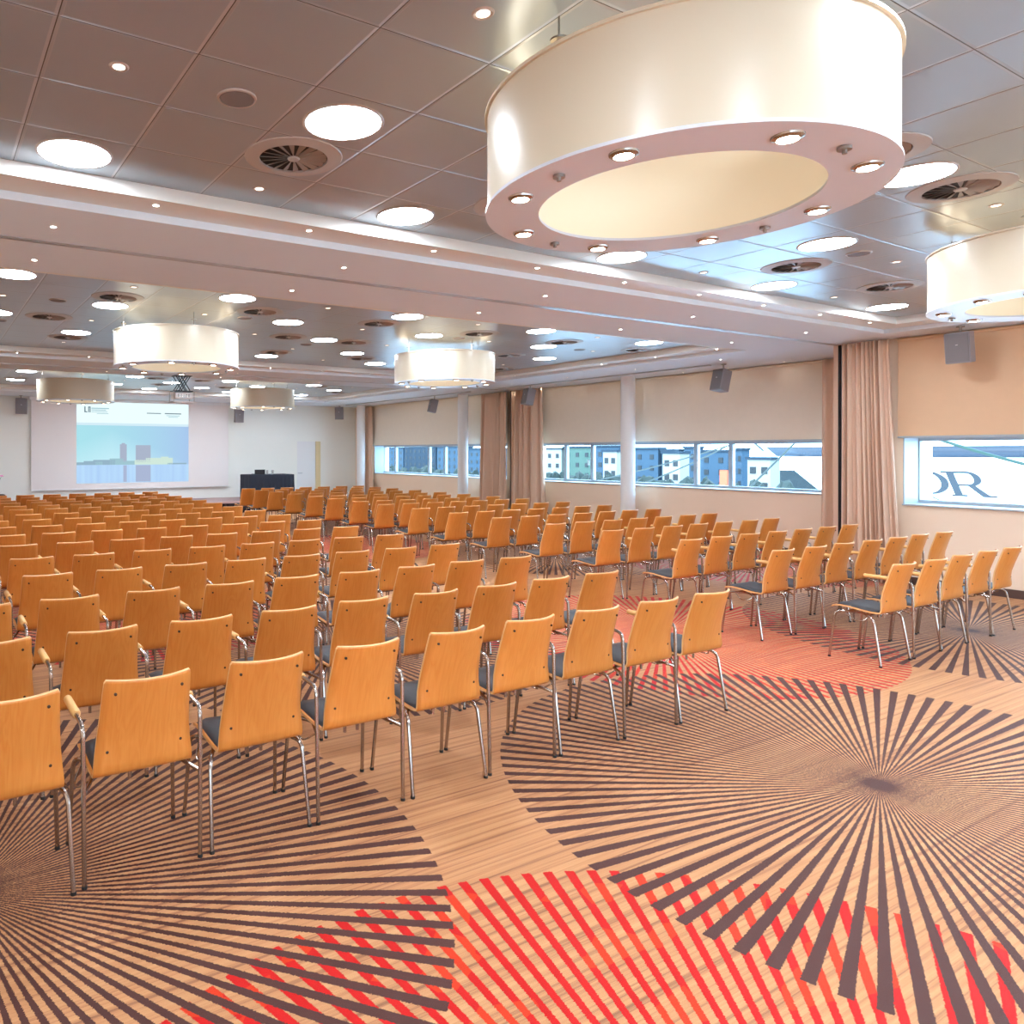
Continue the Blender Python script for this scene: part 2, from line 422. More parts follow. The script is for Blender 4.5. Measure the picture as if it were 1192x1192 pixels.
# door at the end wall
d = struct(thing('door_1', None, None, (10.39, YE, 0)))
boxo('door_leaf', .0, .67, .02, .07, 0, 2.03, M['white'], d)
boxo('lit_door_edge', .67, .84, -.01, .06, 0, 2.03, mat('lit_door_edge_cream', (226, 206, 160), .6), d)  # yellow strip painted for the light showing at the door's open edge
bm = bmesh.new(); tube(bm, rounded([(.05, .02, 1.02), (.05, -.04, 1.02), (.17, -.04, 1.02)], .02), .01, 8)
link('door_handle', bm, M['alu'], d)

struct(boxo('door_light_block', 10.2, 11.4, YE + .3, YE + .4, 0, 2.2, M['walle']))  # unseen backing added to stop outside light leaking round the door
# stage
t = thing('stage', 'low stage with black pleated skirt in front of the projection screen', 'stage', (0, 0, 0))
boxo('stage_top', XL + .05, 9.65, 19.1, YE - .01, .27, .32, M['stage'], t)
bm = bmesh.new(); n = 480; x0, x1 = XL + .07, 9.62
vs = [[bm.verts.new((x0 + (x1 - x0) * k / n, 19.13 + .012 * math.sin(k * 1.25), z)) for k in range(n + 1)] for z in (0, .27)]
for k in range(n): bm.faces.new((vs[0][k], vs[0][k + 1], vs[1][k + 1], vs[1][k]))
o = link('stage_skirt', bm, M['skirt'], t); md = o.modifiers.new('t', 'SOLIDIFY'); md.thickness = .004
boxo('stage_side', 9.62, 9.64, 19.13, YE - .01, 0, .27, M['skirt'], t)

# ------------------------------------------------------------------ projection screen
t = thing('projection_screen', 'wide pale projection screen on the end wall showing a harbour slide', 'screen', (0, YE - .1, 0))
boxo('screen_fabric', 2.49, 8.03, 0, .015, .68, 3.1, M['screen'], t)
boxo('screen_case', 2.44, 8.08, -.03, .09, 3.08, ZS - .005, M['white'], t)
boxo('bottom_bar', 2.49, 8.03, -.008, .022, .655, .69, M['white'], t)
def slide_mat():
    m, tt, b = nt('projected_slide')
    b.inputs['Base Color'].default_value = (.02, .02, .02, 1); b.inputs['Specular IOR Level'].default_value = 0
    tc = N(tt, 'ShaderNodeTexCoord'); sp = N(tt, 'ShaderNodeSeparateXYZ'); L(tt, tc.outputs['Object'], sp.inputs[0])
    u = mth(tt, 'DIVIDE', mth(tt, 'SUBTRACT', sp.outputs['X'], 3.64), 3.15); v = mth(tt, 'DIVIDE', mth(tt, 'SUBTRACT', sp.outputs['Z'], .83), 2.27)
    sky = mixc(tt, mth(tt, 'POWER', mth(tt, 'MAXIMUM', u, 0), 1.6), S((158, 212, 222)), S((156, 186, 222)))
    glow = mth(tt, 'MAXIMUM', mth(tt, 'SUBTRACT', 1, mth(tt, 'ADD', mth(tt, 'MULTIPLY', v, 1.5), mth(tt, 'ABSOLUTE', mth(tt, 'MULTIPLY', mth(tt, 'SUBTRACT', u, .3), .9)))), 0)
    sky = mixc(tt, glow, sky, S((200, 232, 240)))
    mp = N(tt, 'ShaderNodeMapping'); mp.inputs['Scale'].default_value = (7, 1, .3); L(tt, tc.outputs['Object'], mp.inputs['Vector'])
    nz = N(tt, 'ShaderNodeTexNoise'); nz.inputs['Scale'].default_value = 1.; L(tt, mp.outputs[0], nz.inputs['Vector'])
    water = mixc(tt, nz.outputs['Fac'], S((150, 182, 228)), S((186, 220, 240)))
    c = mixc(tt, mth(tt, 'GREATER_THAN', v, .222), water, sky)
    hd = mixc(tt, mth(tt, 'GREATER_THAN', v, .735), S((198, 222, 232)), S((222, 240, 242)))
    c = mixc(tt, mth(tt, 'GREATER_THAN', v, .705), c, hd)
    L(tt, c, b.inputs['Emission Color']); b.inputs['Emission Strength'].default_value = 1.
    return m
def emis(name, rgb, s=1.):
    return mat(name, (20, 20, 20), .9, spec=0, emit=rgb, es=s)
boxo('projected_image', 3.64, 6.79, -.004, 0, .83, 3.08, slide_mat(), t)
sil = [emis('slide_tower', (160, 170, 190)), emis('slide_land', (140, 168, 186)), emis('slide_pale', (196, 218, 206)), emis('slide_text', (96, 120, 130)),
       emis('slide_text_pale', (150, 186, 196)), emis('slide_reflection', (160, 172, 200))]
bm = bmesh.new()
U = lambda u: 3.64 + 3.15 * u
V = lambda v: .83 + 2.27 * v
def bar(u0, u1, v0, v1, mi): box(bm, U(u0), U(u1), -.007, -.0045, V(v0), V(v1), mi)
bar(.37, .43, .25, .475, 0); bar(.385, .415, .475, .49, 0); bar(.51, .645, .25, .465, 0)
for a, b_, h in ((.0, .1, .255), (.06, .2, .27), (.14, .33, .283)): bar(a, b_, .222, h, 1)
for a, b_, h in ((.28, .4, .3), (.3, .5, .27), (.16, .22, .262)): bar(a, b_, .222, h, 4)
bar(.5, .72, .222, .28, 2); bar(.6, .85, .222, .305, 2); bar(.74, .81, .222, .32, 2); bar(.8, .98, .222, .24, 1)
bar(.51, .645, .01, .215, 5); bar(.4, .43, .01, .215, 5)
link('slide_skyline', bm, sil, t)
# the small logo and caption lines of the slide header (too small to read in the photo)
for nm, rows in (('slide_logo', ((.065, .075, .872, .93, 3), (.065, .09, .86, .872, 3), (.097, .105, .86, .918, 3), (.097, .118, .918, .93, 3), (.11, .118, .86, .918, 3))),
                 ('slide_caption', ((.125, .275, .905, .917, 4), (.125, .25, .885, .895, 4), (.125, .262, .865, .872, 4), (.17, .27, .845, .852, 4))),
                 ('slide_heading', ((.61, .74, .862, .872, 3),)), ('slide_emblem', ((.775, .93, .862, .874, 3), (.79, .915, .838, .845, 4), (.81, .9, .82, .827, 4)))):
    bm = bmesh.new()
    for q in rows: bar(*q)
    link(nm, bm, sil, t)

# ------------------------------------------------------------------ table, laptop, glasses, lectern, flowers
TT = 1.05
t = thing('table', 'long table under a black cloth on the stage right of the screen', 'table', (8.73, 19.6, .32))
boxo('tabletop', -.68, .68, -.34, .34, TT - .37, TT - .34, M['blacks'], t)
bm = bmesh.new()
seg = []
for k in range(240):
    a = k / 240; per = 4 * (.7 + .36); s = a * per * 1.0
    w_, d_ = 1.4, .72
    s = a * 2 * (w_ + d_)
    if s < w_: p = (-w_ / 2 + s, -d_ / 2)
    elif s < w_ + d_: p = (w_ / 2, -d_ / 2 + s - w_)
    elif s < 2 * w_ + d_: p = (w_ / 2 - (s - w_ - d_), d_ / 2)
    else: p = (-w_ / 2, d_ / 2 - (s - 2 * w_ - d_))
    seg.append((Vector(p), .014 * math.sin(k * .9) + .008 * math.sin(k * .37)))
rings = []
for z, sc, wv in ((.002, 1.02, 1.), (.3, 1.01, .8), (.6, 1.0, .3), (TT - .335, 1., 0), (TT - .325, .985, 0)):
    rings.append([bm.verts.new((p.x * (sc + w * wv), p.y * (sc + 2 * w * wv), z)) for p, w in seg])
for A, B in zip(rings, rings[1:]):
    for k in range(240): bm.faces.new((A[k], A[(k + 1) % 240], B[(k + 1) % 240], B[k]))
bm.faces.new(rings[-1])
o = link('tablecloth', bm, M['black'], t, None, True)
for sx in (-.6, .6):
    for sy in (-.28, .28):
        boxo('leg', sx - .015, sx + .015, sy - .015, sy + .015, 0, TT - .37, M['steel'], t)
t = thing('laptop', 'open black laptop seen from behind on the black table', 'laptop', (8.42, 19.55, TT - .003))
boxo('base', -.16, .16, -.11, .11, 0, .018, M['blacks'], t)
bm = bmesh.new(); box(bm, -.16, .16, -.135, -.125, .012, .14); link('screen_lid', bm, M['blacks'], t)
def glass(x, y, lab):
    bm = bmesh.new()
    lathe(bm, [(0, 0), (.03, 0), (.036, .12), (.033, .12), (.028, .006), (0, .006)], 20)
    o = link('water_glass', bm, M['cglass'], None, (x, y, TT - .003), True); tag(o, lab, 'glass', 'water glasses on the black table')
glass(8.68, 19.5, 'clear water glass on the black table, nearer the laptop')
glass(8.85, 19.5, 'clear water glass on the black table, farther from the laptop')
t = thing('lectern', 'dark lectern at the left edge of the photo on the stage', 'lectern', (1.46, 19.5, .32))
boxo('body', -.22, .22, -.18, .18, 0, .3, M['blacks'], t); boxo('top', -.26, .26, -.22, .22, .3, .34, M['skirt'], t)
t = thing('flower_arrangement', 'pink flowers in a glass vase on the lectern', 'flowers', (1.55, 19.5, .66))
bm = bmesh.new(); lathe(bm, [(0, 0), (.05, 0), (.04, .1), (.055, .25), (.05, .25), (.036, .1), (0, .02)], 20); link('vase', bm, M['cglass'], t, None, True)
bm = bmesh.new()
for k in range(9):
    a = k * 2.4; r = .02 + .012 * k; tube(bm, [(0, 0, .03), (r * .4 * math.cos(a), r * .4 * math.sin(a), .3), (r * math.cos(a), r * math.sin(a), .42 + .02 * (k % 3))], .004, 5)
link('stems', bm, mat('stem_green', (70, 110, 60), .6), t)
pm = mat('pink_petals', (232, 120, 180), .6, noise=.15, scale=40)
for k in range(9):
    a = k * 2.4; r = .02 + .012 * k; bm = bmesh.new()
    for q in range(7):
        b_ = q * 2 * PI / 7; c = Vector((r * math.cos(a), r * math.sin(a), .43 + .02 * (k % 3)))
        mtx = Matrix.Translation(c) @ Matrix.Rotation(b_, 4, 'Z') @ Matrix.Rotation(.6, 4, 'Y') @ Matrix.Translation((.028, 0, .0)) @ Matrix.Diagonal((1, .7, .25, 1))
        bmesh.ops.create_icosphere(bm, subdivisions=1, radius=.03, matrix=mtx)
    link('blossom', bm, pm, t, None, True)

# ------------------------------------------------------------------ projector on a scissor lift
t = thing('ceiling_projector', 'white projector hanging from a black scissor lift in front of the screen', 'projector', (4.38, 13.9, ZS))
bm = bmesh.new()
for sy in (-.09, .09):
    for k in range(2):
        for sgn in (-1, 1):
            x = -.05 + .1 * k
            tube(bm, [(x - sgn * .09, sy + .004 * sgn, -.01), (x + sgn * .09, sy + .004 * sgn, -.29)], .009, 6)
box(bm, -.17, .17, -.12, .12, -.012, 0); box(bm, -.19, .19, -.12, .12, -.31, -.29)
link('scissor_lift', bm, M['blacks'], t)
boxo('body', -.17, .17, -.15, .14, -.45, -.33, M['white'], t, .01)
boxo('mounting_tray', -.22, .22, -.17, .16, -.525, -.5, M['white'], t, .004)
bm = bmesh.new()
for sx in (-.2, .2):
    for sy in (-.15, .14): tube(bm, [(sx, sy, -.31), (sx, sy, -.5)], .005, 6)
link('hanger_rods', bm, M['steel'], t)
bm = bmesh.new(); lathe(bm, [(0, 0), (.04, 0), (.045, .03), (0, .03)], 20)
o = link('lens', bm, M['blacks'], t, None, True); o.location = (.05, .14, -.39); o.rotation_euler = (-PI / 2, 0, 0)
bm = bmesh.new()
for k in range(5): box(bm, -.12 + .05 * k, -.09 + .05 * k, -.155, -.149, -.42, -.36)
link('connector_panel', bm, M['steel'], t)

# ------------------------------------------------------------------ loudspeakers
def speaker(x, y, ztop, rz, tilt, lab, s=1., drop=.1):
    t = thing('loudspeaker', lab, 'loudspeaker', (x, y, ztop), rz, 'grey hanging loudspeakers')
    w, d_, h = .25 * s, .2 * s, .36 * s
    bm = bmesh.new(); box(bm, -w / 2, w / 2, 0, d_, -h, 0, 0, .006)
    for v in bm.verts:
        if v.co.y > d_ * .5: v.co.x *= .72
    c = link('cabinet', bm, M['spk'], t); c.rotation_euler = (tilt, 0, 0); c.location = (0, -d_ / 2, -drop)
    g = boxo('front_grille', -w / 2 + .012, w / 2 - .012, -.006, 0.0, -h + .015, -.015, M['grille'], c)
    boxo('badge', -.012, .012, -.009, -.006, -h * .42, -h * .39, M['white'], c)
    bm = bmesh.new(); tube(bm, [(0, 0, 0), (0, 0, -drop - .02)], .012, 8); lathe(bm, [(0, -.012), (.04, -.012), (.04, 0), (0, 0)], 16)
    link('bracket', bm, M['steel'], t)
    return t
speaker(10.62, 3.95, ZS, -1.62, .12, 'grey loudspeaker on the right wall near the corner of the near curtain', 1.0, .08)
speaker(11.75, 7.6, ZS, -1.85, -.22, 'tilted grey loudspeaker under the ceiling right of the nearest column', 1.0, .08)
speaker(11.75, 12.1, ZS, -1.85, -.22, 'tilted grey loudspeaker hanging before the middle curtains', 1.0, .06)
speaker(11.75, 15.6, ZS, -1.95, -.22, 'tilted grey loudspeaker left of the middle column, above the far window', .95, .08)
speaker(11.55, 20.3, ZS - .02, -.75, .1, 'grey loudspeaker beside the far corner column', 1.1, .04)
speaker(8.3, 20.75, ZS - .1, 0, .1, 'grey loudspeaker on the end wall just right of the screen', 1.1, .1)
speaker(2.22, 20.75, ZS, 0, .1, 'grey loudspeaker on the end wall left of the screen', 1.15, .08)

# ------------------------------------------------------------------ blinds
def blind(ya, yb, x, lab):
    t = thing('roller_blind', lab, 'blind', (x, 0, 0), 0, 'beige roller blinds above the windows')
    bm = bmesh.new(); box(bm, -.006, 0, ya, yb, Z1 - .02, ZS - .03); link('blind_fabric', bm, M['blind'], t)
    bm = bmesh.new(); box(bm, -.014, .006, ya, yb, Z1 - .045, Z1 - .02); link('bottom_rail', bm, M['frame'], t)
    bm = bmesh.new(); tube(bm, [(.0, ya, ZS - .03), (.0, yb, ZS - .03)], .02, 10); link('roller_tube', bm, M['blind'], t)
blind(5.75, 13.1, XW - .04, 'long beige roller blind above the middle window')
blind(13.7, 19.9, XW - .04, 'beige roller blind above the far window')
M['blind'] = mat('blind_fabric_tan', (228, 190, 154), .8, noise=.03, scale=8)
blind(-2.2, 4.75, XR - .04, 'beige roller blind above the near window at the right edge')

# ------------------------------------------------------------------ curtains
def curtain(path, lab, folds, amp, flare=0, seed=0):
    """path: two floor points; pleats along it"""
    rnd = random.Random(seed)
    (xa, ya), (xb, yb) = path
    a = Vector((xa, ya)); b = Vector((xb, yb)); d = b - a; nrm = Vector((-d.y, d.x)).normalized()
    n = folds * 12; ph = [rnd.uniform(-.6, .6) for _ in range(folds + 2)]; am = [rnd.uniform(.6, 1.25) for _ in range(folds + 2)]
    zs = [.01, .35, .8, 1.3, 1.8, 2.3, 2.75, 3.0, ZS - .02]
    rows = []
    bm = bmesh.new()
    for z in zs:
        q = z / ZS; row = []
        gather = 1 - .25 * q * 0
        for k in range(n + 1):
            s = k / n; i = s * folds + .38 * math.sin(s * 9 + seed) * (0 if s in (0, 1) else 1); i = min(max(i, 0), folds); j = int(min(folds - 1, i))
            amp_z = amp * am[j] * (.5 + .5 * (1 - q)) * (1 if .02 < s < .98 else .5)
            off = amp_z * math.sin(2 * PI * i + ph[j] * (1 - q)) + .3 * amp_z * math.sin(4.3 * PI * i + 1.5 * (1 - q))
            fl = flare * (1 - q) ** 1.3
            p = a + d * (s + (s - .0) * fl) + nrm * off
            row.append(bm.verts.new((p.x, p.y, z)))
        rows.append(row)
    for A, B in zip(rows, rows[1:]):
        for k in range(n): bm.faces.new((A[k], A[k + 1], B[k + 1], B[k]))
    o = link('curtain', bm, M['curtain'], None, None, True)
    md = o.modifiers.new('t', 'SOLIDIFY'); md.thickness = .006
    tag(o, lab, 'curtain', 'beige floor-length curtains')
curtain(((10.86, 5.34), (10.86, 4.79)), 'wide pleated beige curtain right of the dark partition slot by the near window', 9, .06, .28, 1)
curtain(((12.36, 5.62), (12.36, 6.36)), 'beige curtain left of the partition post at the right end of the middle window', 6, .05, .03, 2)
curtain(((12.3, 13.3), (12.3, 12.3)), 'pleated beige curtain left of the middle window, right of the dark gap', 5, .13, .08, 3)
curtain(((12.3, 13.48), (12.3, 14.4)), 'pleated beige curtain right of the middle column, left of the dark gap', 5, .13, .06, 4)
curtain(((12.4, 20.1), (12.4, 19.7)), 'narrow grey-beige curtain beside the farthest column', 5, .05, .2, 5)

# ------------------------------------------------------------------ drum pendants
RD, RI, ZB, ZTp = .745, .535, 2.72, 3.14
def drum(x, y, lab, first):
    t = thing('drum_pendant_light', lab, 'pendant light', (x, y, ZT), 0, 'large cream drum pendant lights')
    zb, zt = ZB - ZT, ZTp - ZT
    bm = bmesh.new(); lathe(bm, [(RD, zb + .01), (RD, zt - .01), (RD - .01, zt - .01), (RD - .01, zb + .01)], 128, close=True); link('shade', bm, M['drum'], t, None, True)
    bm = bmesh.new(); lathe(bm, [(RI + .006, zb + .012), (RI + .006, zt), (RI, zt), (RI, zb + .012)], 128, close=True); link('inner_shade', bm, M['drumin'], t, None, True)
    bm = bmesh.new(); lathe(bm, [(RI - .004, zb), (RD + .008, zb), (RD + .008, zb + .012), (RI - .004, zb + .012)], 128, close=True); link('bottom_ring', bm, M['drumring'], t, None, True)
    bm = bmesh.new(); lathe(bm, [(RD - .03, zt - .012), (RD + .012, zt - .012), (RD + .012, zt), (RD - .03, zt)], 128, close=True); link('top_rim', bm, M['drum'], t, None, True)
    bm = bmesh.new()
    for a in range(8):
        a0 = a * PI / 4 + .12; tube(bm, [(.64 * math.cos(a0 + k * .055), .64 * math.sin(a0 + k * .055), zt - .06) for k in range(11)], .012, 8)
    link('lamp_tubes', bm, M['tube'], t)
    for k in range(8):
        a = math.radians(22.5 + 45 * k); p = (.648 * math.cos(a), .648 * math.sin(a), zb)
        bm = bmesh.new(); lathe(bm, [(.033, -.012), (.048, -.006), (.05, 0), (.033, 0)], 24, close=True)
        s = link('spotlight', bm, M['chrome'], t, p, True)
        bm = bmesh.new(); lathe(bm, [(0, -.004), (.033, -.007), (.033, 0), (0, 0)], 20); link('bulb', bm, M['spot'], s, None, True)
    for k in range(4):
        a = PI / 2 * k; p = (.645 * math.cos(a), .645 * math.sin(a), 0)
        bm = bmesh.new(); tube(bm, [(0, 0, 0), (0, 0, -.085)], .004, 8); tube(bm, [(0, 0, -.085), (0, 0, zb - .025)], .008, 8)
        lathe(bm, [(0, -.09), (.032, -.09), (.032, -.083), (0, -.083)], 20); lathe(bm, [(0, zb - .012), (.022, zb - .012), (.022, zb - .002), (0, zb - .002)], 20)
        link('hanging_rod', bm, M['steel'], t, p, True)
    return t
D0 = drum(2.69, 1.96, 'largest cream drum pendant light, nearest, filling the top centre', True)
DR = [(2.69, 1.96), (6.86, 1.96), (2.71, 8.79), (6.83, 8.83), (2.72, 15.67), (6.94, 15.85)]
LB = ['', 'cream drum pendant light cut off by the right edge of the photo', 'cream drum pendant light in the middle bay, left of centre',
      'cream drum pendant light in the middle bay, in front of the far column', 'small far cream drum pendant light at the left, over the screen corner',
      'small far cream drum pendant light right of the screen']
for (x, y), l in list(zip(DR, LB))[1:]: dup(D0, (x, y, ZT), 0, l)

def hidden(x, y, z):
    """does a ceiling point lie behind a drum or a beam, or outside the frame?"""
    p = proj(x, y, z)
    if p is None or not (-25 < p[0] < 1215 and -25 < p[1] < 1215): return True
    for s in range(1, 240):
        k = s / 240; px, py, pz = x * k, y * k, H + (z - H) * k
        if z > ZS + .01 and pz > ZS:
            if not any(a <= py <= b for a, b in BAYS) or px > XO: return True
        if ZB < pz < ZTp:
            for dx, dy in DR:
                if math.hypot(px - dx, py - dy) < RD and math.hypot(x - dx, y - dy) > .01: return True
    return False

# ------------------------------------------------------------------ ceiling fittings
BAYN = ['nearest ceiling bay', 'middle ceiling bay', 'farthest ceiling bay']
def proto_light():
    t = thing('ceiling_light', '', 'ceiling light', (0, 0, 0))
    bm = bmesh.new(); lathe(bm, [(.184, -.005), (.194, -.007), (.2, 0), (.184, 0)], 64, close=True); link('frame', bm, M['trim'], t, None, True)
    bm = bmesh.new(); lathe(bm, [(0, -.004), (.184, -.004), (.184, 0), (0, 0)], 64); link('diffuser', bm, M['glow'], t)
    return t
def proto_spot(cat, k=1., m='cspot'):
    t = thing('downlight' if cat == 'downlight' else 'spotlight', '', cat, (0, 0, 0))
    bm = bmesh.new(); lathe(bm, [(.026 * k, -.003), (.036 * k, -.006), (.042 * k, 0), (.026 * k, 0)], 28, close=True); link('trim_ring', bm, M['white' if k < 1 else 'trim'], t, None, True)
    bm = bmesh.new(); lathe(bm, [(0, -.003), (.026 * k, -.003), (.026 * k, 0), (0, 0)], 20); link('bulb', bm, M[m], t)
    return t
def proto_vent():
    t = thing('ceiling_vent', '', 'air vent', (0, 0, 0))
    bm = bmesh.new(); lathe(bm, [(.185, -.012), (.194, -.013), (.22, -.008), (.262, -.005), (.266, 0), (.185, 0)], 64, close=True); link('ring', bm, M['ventring'], t, None, True)
    bm = bmesh.new(); lathe(bm, [(0, -.002), (.185, -.002), (.185, 0), (0, 0)], 48); link('duct_shade_disc', bm, M['ventdark'], t)  # flat dark disc stands in for the shade inside the duct
    bm = bmesh.new()
    for k in range(18):
        a = 2 * PI * k / 18; c, s = math.cos(a), math.sin(a)
        q = []
        for r, w, z in ((.035, .004, -.007), (.18, .017, -.009)):
            q.append([(r * c - w * s, r * s + w * c, z - .004), (r * c + w * s, r * s - w * c, z + .008)])
        v = [bm.verts.new(p) for p in (q[0][0], q[0][1], q[1][1], q[1][0])]; v2 = [bm.verts.new((p.co.x, p.co.y, p.co.z + .0015)) for p in v]
        bm.faces.new(v); bm.faces.new(v2[::-1])
        for i in range(4): bm.faces.new((v[i], v[(i + 1) % 4], v2[(i + 1) % 4], v2[i]))
    link('blades', bm, M['ventblade'], t)
    bm = bmesh.new(); lathe(bm, [(0, -.014), (.03, -.014), (.036, -.006), (0, -.003)], 24); link('hub', bm, M['ventring'], t, None, True)
    return t
def scatter(proto, pts, z, desc, where, group):
    """pts: list of rows (y, [x...]) in a bay; every fitting says its row and place"""
    used = False
    for r, (y, xs) in enumerate(pts):
        vis = [x for x in xs if not hidden(x, y, z)]
        for k, x in enumerate(vis):
            lab = '%s, %s, %s row back, %s from left' % (desc, where, ORD[r + 1], ORD[k + 1])
            place(proto, x, y, z, lab, group)
first_used = {}
def place(proto, x, y, z, lab, group):
    key = proto.name.split('.')[0] + proto['category']
    if key not in first_used:
        first_used[key] = proto; proto.location = (x, y, z); proto['label'] = lab; proto['group'] = group; return proto
    return dup(proto, (x, y, z), 0, lab, group)
PL, PD, PS, PV = proto_light(), proto_spot('downlight', 1., 'dim'), proto_spot('spotlight', .58), proto_vent()
XC = [.71 + 1.077 * k for k in range(-2, 9)]
def checker(ys, par):
    return [(y, [x for i, x in enumerate(XC) if (i + j + par) % 2 == 0]) for j, y in enumerate(ys)]
ROWS = [[2.08, 3.105, 4.13], [7.19, 8.22, 9.27, 10.3, 11.3], [15.0, 15.75, 16.7, 17.7, 18.6]]
for bi, ys in enumerate(ROWS):
    par = [0, 0, 0][bi]
    z = ZT
    scatter(PL, checker(ys, par), z, 'round glowing ceiling light', BAYN[bi], 'round ceiling lights')
    scatter(PD, checker(ys, par + 1), z, 'small downlight between round lights', BAYN[bi], 'small ceiling downlights')
nb = 0
for j, y in enumerate((1.04, 0., -1.)):  # unseen rows of lights added to brighten the room
    for i, x in enumerate(XC):
        if (i + j) % 2 == 0 and -1.6 < x < 9.9:
            nb += 1; place(PL, x, y, ZT, 'unseen round ceiling light added behind the camera', 'unseen round ceiling lights added behind the camera')
VX = [.16, 1.76, 3.36, 4.97, 6.58, 8.18, 9.8]
VR = [[(2.05, [4.44, 5.51]), (3.6, VX)], [(7.74, VX), (9.25, [.3, 1.3, 4.44, 5.5, 8.5]), (10.79, VX)], [(15.9, [1.0, 4.44, 5.5, 8.5]), (17.3, VX)]]
for bi, rr in enumerate(VR): scatter(PV, rr, ZT, 'round swirl air vent', BAYN[bi], 'round ceiling air vents')
place(PV, 4.44, 2.05, ZT, 'round swirl air vent half hidden behind the right side of the largest drum', 'round ceiling air vents')
place(PV, 3.36, 3.6, ZT, 'round swirl air vent almost hidden behind the left side of the largest drum', 'round ceiling air vents')
LX = [1.25 + 1.06 * k for k in range(-3, 9)]
for bi, (a, b) in enumerate(BAYS):
    scatter(PS, [(b - .175, LX)], ZL, 'tiny spotlight on the stepped white cove', BAYN[bi], 'cove spotlights')
def column_lights(x, ys, z, desc, group):
    vis = [y for y in ys if not hidden(x, y, z)]
    for k, y in enumerate(vis): place(PS, x, y, z, '%s, %s from the camera' % (desc, ORD[k + 1]), group)
column_lights(10.27, [6.75, 7.8, 8.87, 9.93, 11.0], ZL, 'tiny spotlight on the middle bay cove by the windows', 'cove spotlights')
column_lights(10.27, [14.6, 15.65, 16.7, 17.75, 18.8], ZL, 'tiny spotlight on the farthest bay cove by the windows', 'cove spotlights')
SX = [.74 + 2.19 * k for k in range(-1, 5)]
scatter(PS, [(5.08, SX), (6.03, SX)], ZS, 'small recessed downlight', 'nearest white ceiling beam', 'beam downlights')
scatter(PS, [(12.85, SX), (13.75, SX)], ZS, 'small recessed downlight', 'farther white ceiling beam', 'beam downlights')
scatter(PS, [(19.9, SX)], ZS, 'small recessed downlight', 'ceiling strip before the end wall', 'beam downlights')
column_lights(11.1, [7.23, 8.84, 10.42, 12.0, 14.5, 16.1, 17.7], ZS, 'small downlight in the inner line along the windows', 'window side downlights')
column_lights(12.29, [6.91, 7.86, 8.74, 9.65, 10.54, 11.43, 12.3, 13.2, 14.9, 16.2, 17.5], ZS, 'small downlight in the outer line along the windows', 'window side downlights')
# ceiling loudspeaker discs
pd = thing('ceiling_speaker', '', 'ceiling speaker', (0, 0, 0))
bm = bmesh.new(); lathe(bm, [(0, -.006), (.075, -.008), (.08, 0), (0, 0)], 36); link('grille', bm, M['grille'], pd, None, True)
bm = bmesh.new(); lathe(bm, [(.08, -.009), (.088, -.007), (.09, 0), (.08, 0)], 36, close=True); link('rim', bm, M['trim'], pd, None, True)
scatter(pd, [(3.12, [1.24, 6.6])], ZT, 'flat round grey ceiling speaker', BAYN[0], 'round ceiling speakers')
scatter(pd, [(8.2, [1.24, 3.36, 6.6, 9.0]), (9.8, [.8, 5.0, 7.7])], ZT, 'flat round grey ceiling speaker', BAYN[1], 'round ceiling speakers')
t = thing('rectangular_fitting', 'flat rectangular ceiling fitting at the right edge of the photo', 'ceiling fitting', (6.35, 1.62, ZT))  # flat box of unspecified use, gives no light
boxo('housing', -.05, .28, -.06, .06, -.03, 0, M['trim'], t, .004); boxo('lens', -.04, .27, -.05, .05, -.034, -.03, M['cove'], t)

# ------------------------------------------------------------------ chairs
PROF = [(-.122, .815), (-.118, .804), (-.098, .75), (-.068, .665), (-.038, .58), (-.02, .51), (-.012, .465), (-.004, .435), (.012, .415), (.04, .404),
        (.09, .404), (.16, .41), (.24, .42), (.31, .424), (.355, .417), (.378, .404)]
WID = [.166, .173, .176, .180, .186, .193, .198, .2, .2, .2, .2, .2, .2, .2, .197, .188]
CRV = [.056, .056, .054, .049, .041, .03, .019, .011, .005, 0, 0, 0, 0, 0, 0, 0]
NU = 10
def shell_bm(edge_mat=1):
    bm = bmesh.new(); n = len(PROF); T = .011
    nor = []
    for i in range(n):
        a = Vector(PROF[max(0, i - 1)]); b = Vector(PROF[min(n - 1, i + 1)]); d = (b - a).normalized()
        nor.append(Vector((-d.y, d.x)))   # points up / forward side
    top, bot = [], []
    for i in range(n):
        rt, rb = [], []
        for k in range(NU + 1):
            u = -1 + 2 * k / NU; x = u * WID[i]; y, z = PROF[i]; yy = y + CRV[i] * u * u * (1 if i < 9 else 1)
            if i >= 9: z = z + .006 * u * u
            rt.append(bm.verts.new((x, yy + nor[i].x * T, z + nor[i].y * T))); rb.append(bm.verts.new((x, yy, z)))
        top.append(rt); bot.append(rb)
    def F(vs, mi):
        f = bm.faces.new(vs); f.material_index = mi; f.smooth = mi == 0
    for i in range(n - 1):
        for k in range(NU):
            F((top[i][k], top[i + 1][k], top[i + 1][k + 1], top[i][k + 1]), 0); F((bot[i][k], bot[i][k + 1], bot[i + 1][k + 1], bot[i + 1][k]), 0)
        F((top[i][0], bot[i][0], bot[i + 1][0], top[i + 1][0]), edge_mat); F((top[i][NU], top[i + 1][NU], bot[i + 1][NU], bot[i][NU]), edge_mat)
    for k in range(NU):
        F((top[0][k], top[0][k + 1], bot[0][k + 1], bot[0][k]), edge_mat); F((top[-1][k], bot[-1][k], bot[-1][k + 1], top[-1][k + 1]), edge_mat)
    return bm
